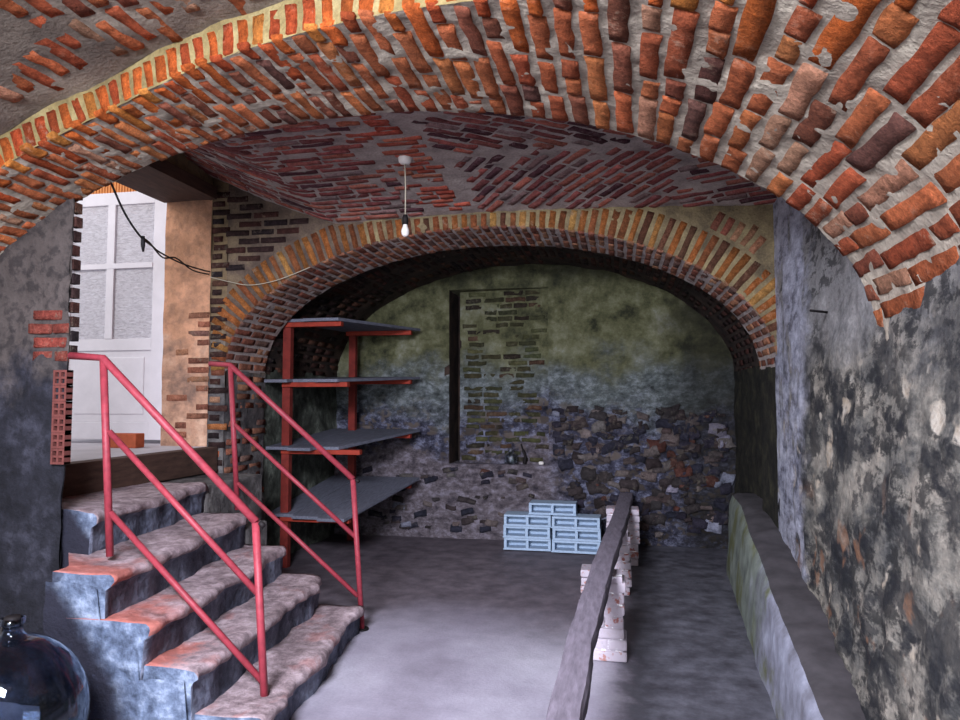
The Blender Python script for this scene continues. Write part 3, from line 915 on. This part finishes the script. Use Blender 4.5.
# ------------------------------------------------------------ shelving on the left chamber wall
sh = thing('shelving_rack', 'grey plank shelves on red painted posts and arms along the left chamber wall', 'shelves', (-3.2, 7.0, 0))
LV = [(.50, .67), (1.14, 1.23), (1.78, 1.84), (2.36, 2.40)]
for yy in (6.28, 7.62):
    px_ = -3.21 if yy < 7 else -3.07
    mb = MB(); mb.box(px_, px_ + .08, yy, yy + .07, 0, 2.42 if yy > 7 else 2.38); mb.build('post', M['shelf_post'], sh, bevel=.004)
for k, (za, zb) in enumerate(LV):
    xr = {0: -2.52, 1: -2.42, 2: -2.55, 3: -2.62}[k]
    mb = MB(); mb.box(-3.2, xr + .02, 6.25, 6.32, za - .055, za - .01); mb.build('arm', M['shelf_red'], sh, bevel=.004)
    mb = MB(); mb.box(-3.1, -2.32, 7.60, 7.67, zb - .06, zb - .01); mb.build('arm', M['shelf_red'], sh, bevel=.004)
    # plank laid over the arms: narrows to the far end as in the room
    mb = MB(); n = 10
    for q in range(3 if k < 3 else 2):
        w0, w1 = (-3.33, -2.50 if k == 0 else -2.60), (-3.33, -2.26)
        m_ = 3 if k < 3 else 2
        a0 = w0[0] + (w0[1] - w0[0]) * q / m_ + .004; a1 = w0[0] + (w0[1] - w0[0]) * (q + 1) / m_ - .004
        b0 = w1[0] + (w1[1] - w1[0]) * q / m_ + .004; b1 = w1[0] + (w1[1] - w1[0]) * (q + 1) / m_ - .004
        y0, y1 = 6.18 - .05 * ((q * 7 + k) % 3) + .06, 7.80
        s0 = za + (zb - za) * (y0 - 6.28) / 1.34; s1 = za + (zb - za) * (y1 - 6.28) / 1.34
        b = len(mb.v)
        mb.v += [(a0, y0, s0 - .008), (a1, y0, s0 - .008), (b1, y1, s1 - .008), (b0, y1, s1 - .008), (a0, y0, s0 + .022), (a1, y0, s0 + .022), (b1, y1, s1 + .022), (b0, y1, s1 + .022)]
        for f in ((0, 3, 2, 1), (4, 5, 6, 7), (0, 1, 5, 4), (1, 2, 6, 5), (2, 3, 7, 6), (3, 0, 4, 7)): mb.face([b + i for i in f], smooth=False)
    mb.build('shelf_board', M['shelf_board'], sh, bevel=.004)

# ------------------------------------------------------------ concrete blocks
def make_block():
    mb = MB(); L, D, H, t = .5, .25, .122, .022
    g = .03
    for z0, z1 in ((0, t), (H - t, H)): mb.box(-L / 2, L / 2, -D / 2, D / 2, z0, z1)
    for x0, x1 in ((-L / 2, -L / 2 + g), (-g / 2, g / 2), (L / 2 - g, L / 2)): mb.box(x0, x1, -D / 2 + .001, D / 2 - .001, t, H - t)
    mb.box(-L / 2 + g, -g / 2, .02, .05, t, H - t); mb.box(g / 2, L / 2 - g, .02, .05, t, H - t)
    # projecting rims
    mb.box(-L / 2 - .006, L / 2 + .006, -D / 2 - .008, D / 2, 0, .012)
    return mb.build('hollow_block', M['block'], bevel=.004)
b0 = make_block()
spots = [(-.985, 7.60, 0, .01, 'pale blue hollow block at the bottom of the left stack'),
         (-.99, 7.605, .124, -.01, 'pale blue hollow block in the middle of the left stack'),
         (-.985, 7.60, .248, .015, 'pale blue hollow block on top of the left stack'),
         (-.465, 7.56, 0, -.03, 'pale blue hollow block at the bottom of the right stack'),
         (-.46, 7.565, .124, -.02, 'pale blue hollow block second from the floor in the right stack'),
         (-.465, 7.56, .248, -.035, 'pale blue hollow block third from the floor in the right stack'),
         (-.72, 7.64, .372, 0, 'pale blue hollow block topmost, bridging both stacks')]
for i, (x, y, z, a, lab) in enumerate(spots):
    o = b0 if i == 0 else b0.copy()
    if i: COL.objects.link(o)
    o.location = (x, y, z + .008 if z == 0 else z + .008); o.rotation_euler = (0, 0, a)
    tag(o, lab, 'block', 'stacked hollow blocks by the back wall')

# ------------------------------------------------------------ brick piers and the long timber
def pier(label, x0, x1, y0, y1, h, foot=None):
    o = thing('brick_pier', label, 'brick pier', ((x0 + x1) / 2, (y0 + y1) / 2, 0), 'brick piers carrying the long timber')
    mb = MB(); z = 0; k = 0
    while z + .05 < h:
        hh = min(.062, h - z)
        j = random.uniform(-.012, .012)
        cols = 2 if k % 2 else 1
        for q in range(cols):
            a = x0 + (x1 - x0) * q / cols; b = x0 + (x1 - x0) * (q + 1) / cols
            mb.box(a + j, b + j - .004, y0 + random.uniform(-.01, .01), y1, z, z + hh, 0, pick([(2, (160, 104, 96)), (1, (176, 130, 120)), (2, (190, 180, 184))]))
        z += hh + .007; k += 1
    mb.build('brick_course', M['whitewash'], o, bevel=.010)
    if foot:
        mb = MB()
        for q in range(3): mb.box(foot[0] + random.uniform(-.01, .01), foot[1], y0, y1, q * .066, q * .066 + .06, 0, srgb((170, 120, 110)))
        mb.build('footing', M['whitewash'], o, bevel=.010)
    mb = MB(); mb.box(x0 + .012, x1 - .02, y0 + .012, y1 - .012, 0, h - .004); mb.build('mortar_core', M['whitewash'], o)
pier('nearest whitewashed brick pier under the long timber', -.21, .02, 4.45, 4.68, .515)
pier('middle whitewashed brick pier under the long timber', -.13, .07, 5.95, 6.18, .53, (-.34, -.14, .2))
pier('farthest whitewashed brick pier under the long timber near the back wall', -.15, .17, 7.02, 7.25, .54)
BP = [(1.7, -.195), (2.27, -.193), (3.03, -.182), (3.83, -.148), (5.2, -.078), (6.33, -.018), (7.82, .055)]
mb = MB(); rows = []
n = 120
for i in range(n + 1):
    y = 1.7 + (7.82 - 1.7) * i / n; xc = lerp_tab(BP, y); hw = .060 + .016 * (y - 2) / 6
    row = []
    zt = .59 + .012 * math.sin(y * 1.7); zb_ = zt - .075
    prof = [(-hw, zb_), (-hw, zb_ + .05), (-hw + .008, zt), (-hw * .4, zt + .002), (hw * .4, zt), (hw - .008, zt - .002), (hw, zt - .02), (hw, zb_ + .01), (hw * .6, zb_), (-hw, zb_)]
    for dx, z in prof:
        p = Vector((xc + dx, y, z)); e = .007 * fbm((p.x * 3, p.y * 1.2, p.z * 3), 3, 5) 
        if dx > hw - .02: e -= .02 * max(0, noise.noise(Vector((y * 4, 3, 0))))
        row.append(p + Vector((e if dx > 0 else -e * .5, 0, e * .5 if z > zb_ + .05 else 0)))
    rows.append(row)
mb.grid(rows, 0, flip=True, smooth=False)
for r_, fl in ((rows[0], 0), (rows[-1], 1)):
    b = len(mb.v); mb.v += [tuple(p) for p in r_[:-1]]; f = [b + k for k in range(len(r_) - 1)]; mb.face(f if fl else f[::-1], smooth=False)
tim = mb.build('timber_beam', M['beam'])
tag(tim, 'long weathered timber lying on low whitewashed brick piers', 'wooden beam')

# ------------------------------------------------------------ curb along the right wall
KH = [(1.5, .26), (2.5, .30), (3.3, .38), (4.2, .48), (5.3, .60), (6.3, .72), (7.0, .73)]
mb = MB(); rows = []
n = 130
for i in range(n + 1):
    y = 1.5 + 5.5 * i / n; xb = .75 + .066 * (y - 3.82); h = lerp_tab(KH, y); xw = (lerp_tab(RX, y) if y < 5.5 else 1.17) + .05
    row = []
    for k in range(8):
        z = h * k / 7 - (.02 if k == 7 else 0); x = xb + .05 * (k / 7) ** 1.2 + (.02 if k == 7 else 0)
        p = Vector((x, y, z)); p.x += .016 * fbm((p.x, p.y * .6, p.z), 2, 3) + .003 * fbm(p, 9, 4); row.append(p)
    for k in range(1, 6):
        x = xb + .07 + (xw - xb - .07) * k / 5; p = Vector((x, y, h)); p.z += .02 * fbm(p, 5, 9); row.append(p)
    rows.append(row)
b = len(mb.v); nj = 13
for r_ in rows: mb.v += [tuple(p) for p in r_]
for i in range(n):
    for j in range(nj - 1):
        mb.face([b + i * nj + j, b + i * nj + j + 1, b + (i + 1) * nj + j + 1, b + (i + 1) * nj + j], 0 if j < 7 else 1)
b2 = len(mb.v); mb.v.append((1.22, 7.0, 0)); mb.face([b + n * nj + j for j in range(nj)] + [b2], 0, smooth=False)
struct(mb, 'trim_5', [M['curb'], M['curb_top']], 'low mossy masonry curb along the right wall')

# ------------------------------------------------------------ door leaf on the terrace
dl = thing('glazed_door', 'white open door leaf with patterned glass panes beyond the stairs', 'door', (-4.09, 5.74, 1.2))
def dbox(name, m, x0, x1, z0, z1, y0=5.72, y1=5.765, bevel=.004):
    mb = MB(); mb.box(x0, x1, y0, y1, z0, z1); return mb.build(name, m, dl, bevel=bevel)
DX0, DX1, DZb, DZt = -5.25, -4.10, 1.235, 3.56
mb = MB(); mb.box(DX1 - .14, DX1, 5.72, 5.765, DZb, DZt); mb.box(DX0, DX0 + .13, 5.72, 5.765, DZb, DZt)
mb.box(DX0 + .13, DX1 - .14, 5.721, 5.764, DZt - .12, DZt); mb.box(DX0 + .13, DX1 - .14, 5.721, 5.764, 2.06, 2.17); mb.box(DX0 + .13, DX1 - .14, 5.721, 5.764, DZb, DZb + .16)
mb.build('frame', M['white_paint'], dl, bevel=.004)
dbox('glazing_bar', M['white_paint'], -4.73, -4.65, 2.17, DZt - .12, 5.715, 5.76)
dbox('glazing_bar', M['white_paint'], DX0 + .13, DX1 - .14, 2.83, 2.88, 5.712, 5.757)
for x0, x1 in ((DX0 + .13, -4.73), (-4.65, DX1 - .14)):
    for z0, z1 in ((2.17, 2.83), (2.88, DZt - .12)):
        dbox('pane', M['pane'], x0, x1, z0, z1, 5.737, 5.745, 0)
dbox('panel', M['white_paint'], DX0 + .13, DX1 - .14, DZb + .16, 2.06, 5.735, 5.75)
dbox('panel', M['white_paint'], DX0 + .2, DX1 - .21, DZb + .23, 2.0, 5.727, 5.755, .01)
mb = MB(); mb.box(-4.075, -3.985, 5.66, 5.78, 1.2, 3.62)
mb.build('door_post', M['white_paint'], None, bevel=.006)
o = bpy.data.objects['door_post']; tag(o, 'white painted door post standing between the door leaf and the peach jamb', 'door post')
mb = MB()
for i in range(70):
    x = -6.2 + i * .032; mb.box(x, x + .018, 5.98, 6.0, 3.45, 4.3); mb.box(x + .018, x + .032, 5.99, 6.0, 3.45, 4.3)
o = mb.build('ribbed_blind', M['orange_sheet']); tag(o, 'orange ribbed sheet showing above the white door leaf', 'blind')
mb = MB(); mb.box(-6.3, -4.0, 5.97, 6.02, 3.40, 3.45)
o2 = mb.build('rail', M['white_paint'], o)
# terracotta block on the sill
mb = MB(); mb.box(-.15, .15, -.06, .06, 0, .12)
o = mb.build('terracotta_block', M['terracotta'], bevel=.006); o.location = (-4.10, 5.22, 1.2); o.rotation_euler = (0, 0, .05)
tag(o, 'orange terracotta block lying on the doorway sill', 'block')

# ------------------------------------------------------------ pendant lamp
zc = vz(-1.39, 4.4)
la = thing('pendant_lamp', 'bare bulb hanging on a thin cord from the brick vault', 'lamp', (-1.39, 4.4, zc))
mb = MB(); mb.lathe([(.0, -.045), (.03, -.044), (.042, -.03), (.046, .0)], (-1.39, 4.4, zc), 20); mb.build('ceiling_rose', M['porcelain'], la)
mb = MB(); mb.tube([(-1.39, 4.4, zc - .04), (-1.385, 4.402, zc - .2), (-1.385, 4.4, zc - .40)], .0045, 6); mb.build('cord', M['wire'], la)
mb = MB(); mb.lathe([(.0, -.385), (.014, -.39), (.02, -.41), (.021, -.455), (.0, -.456)], (-1.385, 4.4, zc), 16); mb.build('socket', M['iron'], la)
mb = MB(); mb.lathe([(.014, -.455), (.015, -.465), (.024, -.485), (.027, -.505), (.022, -.525), (.01, -.535), (0, -.536)], (-1.385, 4.4, zc), 20); mb.build('bulb', M['porcelain'], la)

# ------------------------------------------------------------ cable near the doorway
def sm(pts, n=6):
    out = []
    P = [pts[0]] + pts + [pts[-1]]
    for i in range(1, len(P) - 2):
        for k in range(n):
            t = k / n; a, b, c, d = [Vector(P[i + q]) for q in (-1, 0, 1, 2)]
            out.append(.5 * ((2 * b) + (c - a) * t + (2 * a - 5 * b + 4 * c - d) * t * t + (3 * b - a - 3 * c + d) * t ** 3))
    out.append(Vector(pts[-1])); return out
cab = thing('power_cable', 'dark cable sagging across the doorway from the front arch', 'cable', (-3.5, 5.4, 2.7))
mb = MB(); mb.tube(sm([(-2.742, 3.305, 2.83), (-2.871, 3.6, 2.713), (-3.028, 3.95, 2.657), (-3.199, 4.3, 2.676), (-3.354, 4.6, 2.70), (-3.455, 5.0, 2.70), (-3.46, 5.3, 2.70), (-3.49, 5.46, 2.715)]), .0065, 8); mb.build('strand', M['cable'], cab)
mb = MB(); mb.tube(sm([(-3.06, 4.02, 2.662), (-3.20, 4.28, 2.69), (-3.33, 4.6, 2.66), (-3.43, 4.9, 2.72), (-3.45, 5.15, 2.67), (-3.49, 5.45, 2.69)]), .006, 8); mb.build('strand', M['cable'], cab)
mb = MB(); mb.tube([(-3.045, 4.0, 2.67), (-3.05, 4.01, 2.61), (-3.055, 4.02, 2.57)], [.012, .014, .006], 8); mb.build('tape_tail', M['cable'], cab)
mb = MB(); mb.tube(sm([(-3.49, 5.47, 2.67), (-3.3, 5.46, 2.62), (-3.1, 5.46, 2.585), (-2.85, 5.46, 2.62), (-2.55, 5.46, 2.72)]), .004, 6)
o = mb.build('thin_wire', M['wire']); tag(o, 'thin pale wire strung across the left end of the far arch', 'wire')

# ------------------------------------------------------------ demijohn, niche jar, nail
dj = thing('demijohn', 'large dark glass demijohn standing left of the stairs', 'glass jar', (-2.40, 2.44, .012))
R_, Hh = .285, .325
prof = [(0, .0), (.12, .0), (.19, .02)]
for k in range(1, 16):
    t = -math.pi / 2 + math.pi * (k + 1.6) / 18.2; prof.append((R_ * math.cos(t), Hh + Hh * math.sin(t)))
prof += [(.055, .64), (.04, .66), (.037, .69), (.046, .695), (.046, .715), (.036, .715)]
mb = MB(); mb.lathe(prof, (-2.40, 2.44, .012), 48)
inner = [(max(r - .006, 0), z + (.006 if z < .3 else -.004)) for r, z in prof]
mb.lathe(inner[::-1], (-2.40, 2.44, .012), 48)
mb.build('glass_body', M['demijohn_glass'], dj)
mb = MB(); mb.lathe([(0, .68), (.028, .68), (.03, .70), (.03, .722), (0, .723)], (-2.40, 2.44, .012), 20); mb.build('stopper', M['iron'], dj)
jr = thing('glass_jar', 'small glass jar standing in the niche of the back wall', 'jar', (-1.24, 8.02, .862))
prof = [(0, 0), (.06, 0), (.075, .02), (.08, .07), (.07, .11), (.035, .135), (.03, .17), (.034, .175)]
mb = MB(); mb.lathe(prof, (-1.24, 8.03, .862), 24); mb.lathe([(max(r - .005, 0), z + .004) for r, z in prof][::-1], (-1.24, 8.03, .862), 24); mb.build('glass_body', M['clear_glass'], jr)
mb = MB(); mb.tube(sm([(-1.09, 8.06, .865), (-1.08, 8.07, .95), (-1.11, 8.08, 1.03), (-1.13, 8.09, 1.09)]), [.022] * 6 + [.016] * 6 + [.01] * 7, 8)
o = mb.build('iron_hook', M['iron']); tag(o, 'dark curved iron hook leaning behind the small jar in the niche', 'hook')
mb = MB(); mb.box(-.92, -.86, 7.995, 8.05, .862, .90); o = mb.build('pebble', M['porcelain'], bevel=.015); tag(o, 'small pale pebble at the right end of the niche sill', 'stone')
mb = MB(); mb.tube([(1.14, 4.2, 2.09), (1.03, 4.1, 2.09)], .007, 8); o = mb.build('nail', M['iron']); tag(o, 'black iron nail sticking out of the right wall', 'nail')
# rubble lumps on the floor beside the demijohn
PAL_R = [(1, (110, 84, 66)), (1, (84, 74, 70)), (1, (130, 100, 84))]
for k, (x, y, r, lab) in enumerate([(-1.88, 2.62, .07, 'brown rubble lump nearest the foot of the steps'), (-2.02, 2.72, .055, 'small brown rubble lump between demijohn and stair side'), (-1.78, 2.76, .05, 'small reddish rubble lump under the lowest steps')]):
    mb = MB(); rows = []
    for i in range(9):
        t = math.pi * i / 8; row = []
        for j in range(13):
            f = 2 * math.pi * (j % 12) / 12; d = Vector((math.sin(t) * math.cos(f), math.sin(t) * math.sin(f), math.cos(t)))
            row.append(Vector((x, y, r * .6)) + Vector((d.x, d.y, d.z * .62)) * r * (1 + .35 * fbm(d, 1.5, k)))
        rows.append(row)
    mb.grid(rows, 0, flip=False); o = mb.build('rubble_lump', M['cork']); tag(o, lab, 'stone', 'rubble by the stairs')
# added frame around the overhead fill lamp, unseen above and behind the viewer
mb = MB()
mb.box(-1.85, -.35, -.62, -.52, 2.98, 3.2); mb.box(-1.85, -.35, .72, .82, 2.98, 3.2)
mb.box(-1.85, -1.75, -.52, .72, 2.98, 3.2); mb.box(-.45, -.35, -.52, .72, 2.98, 3.2)
struct(mb, 'trim_6', [M['lintel']])
# unseen boxes added to stop sky light leaking through the vaults and sides
mb = MB()
mb.box(-3.48, 1.6, -2.8, 9.0, 3.95, 4.1); mb.box(1.4, 1.6, -2.8, 9.0, 0, 3.95)
mb.box(-4.2, -3.98, -2.8, 3.4, 0, 3.95); mb.box(-4.2, -3.4, -2.8, 3.45, 3.95, 4.1)
mb.box(-3.7, -3.48, YB + .55, 9.0, 0, 4.1); mb.box(-3.7, 1.6, 8.75, 9.0, 0, 4.1)
mb.box(-4.2, -3.6, -2.7, -2.5, 0, 4.1); mb.box(-3.75, 1.6, -2.7, -2.5, 3.3, 4.1); mb.box(1.05, 1.6, -2.7, -2.5, 0, 3.4)
struct(mb, 'sky_light_seal', [M['room']])
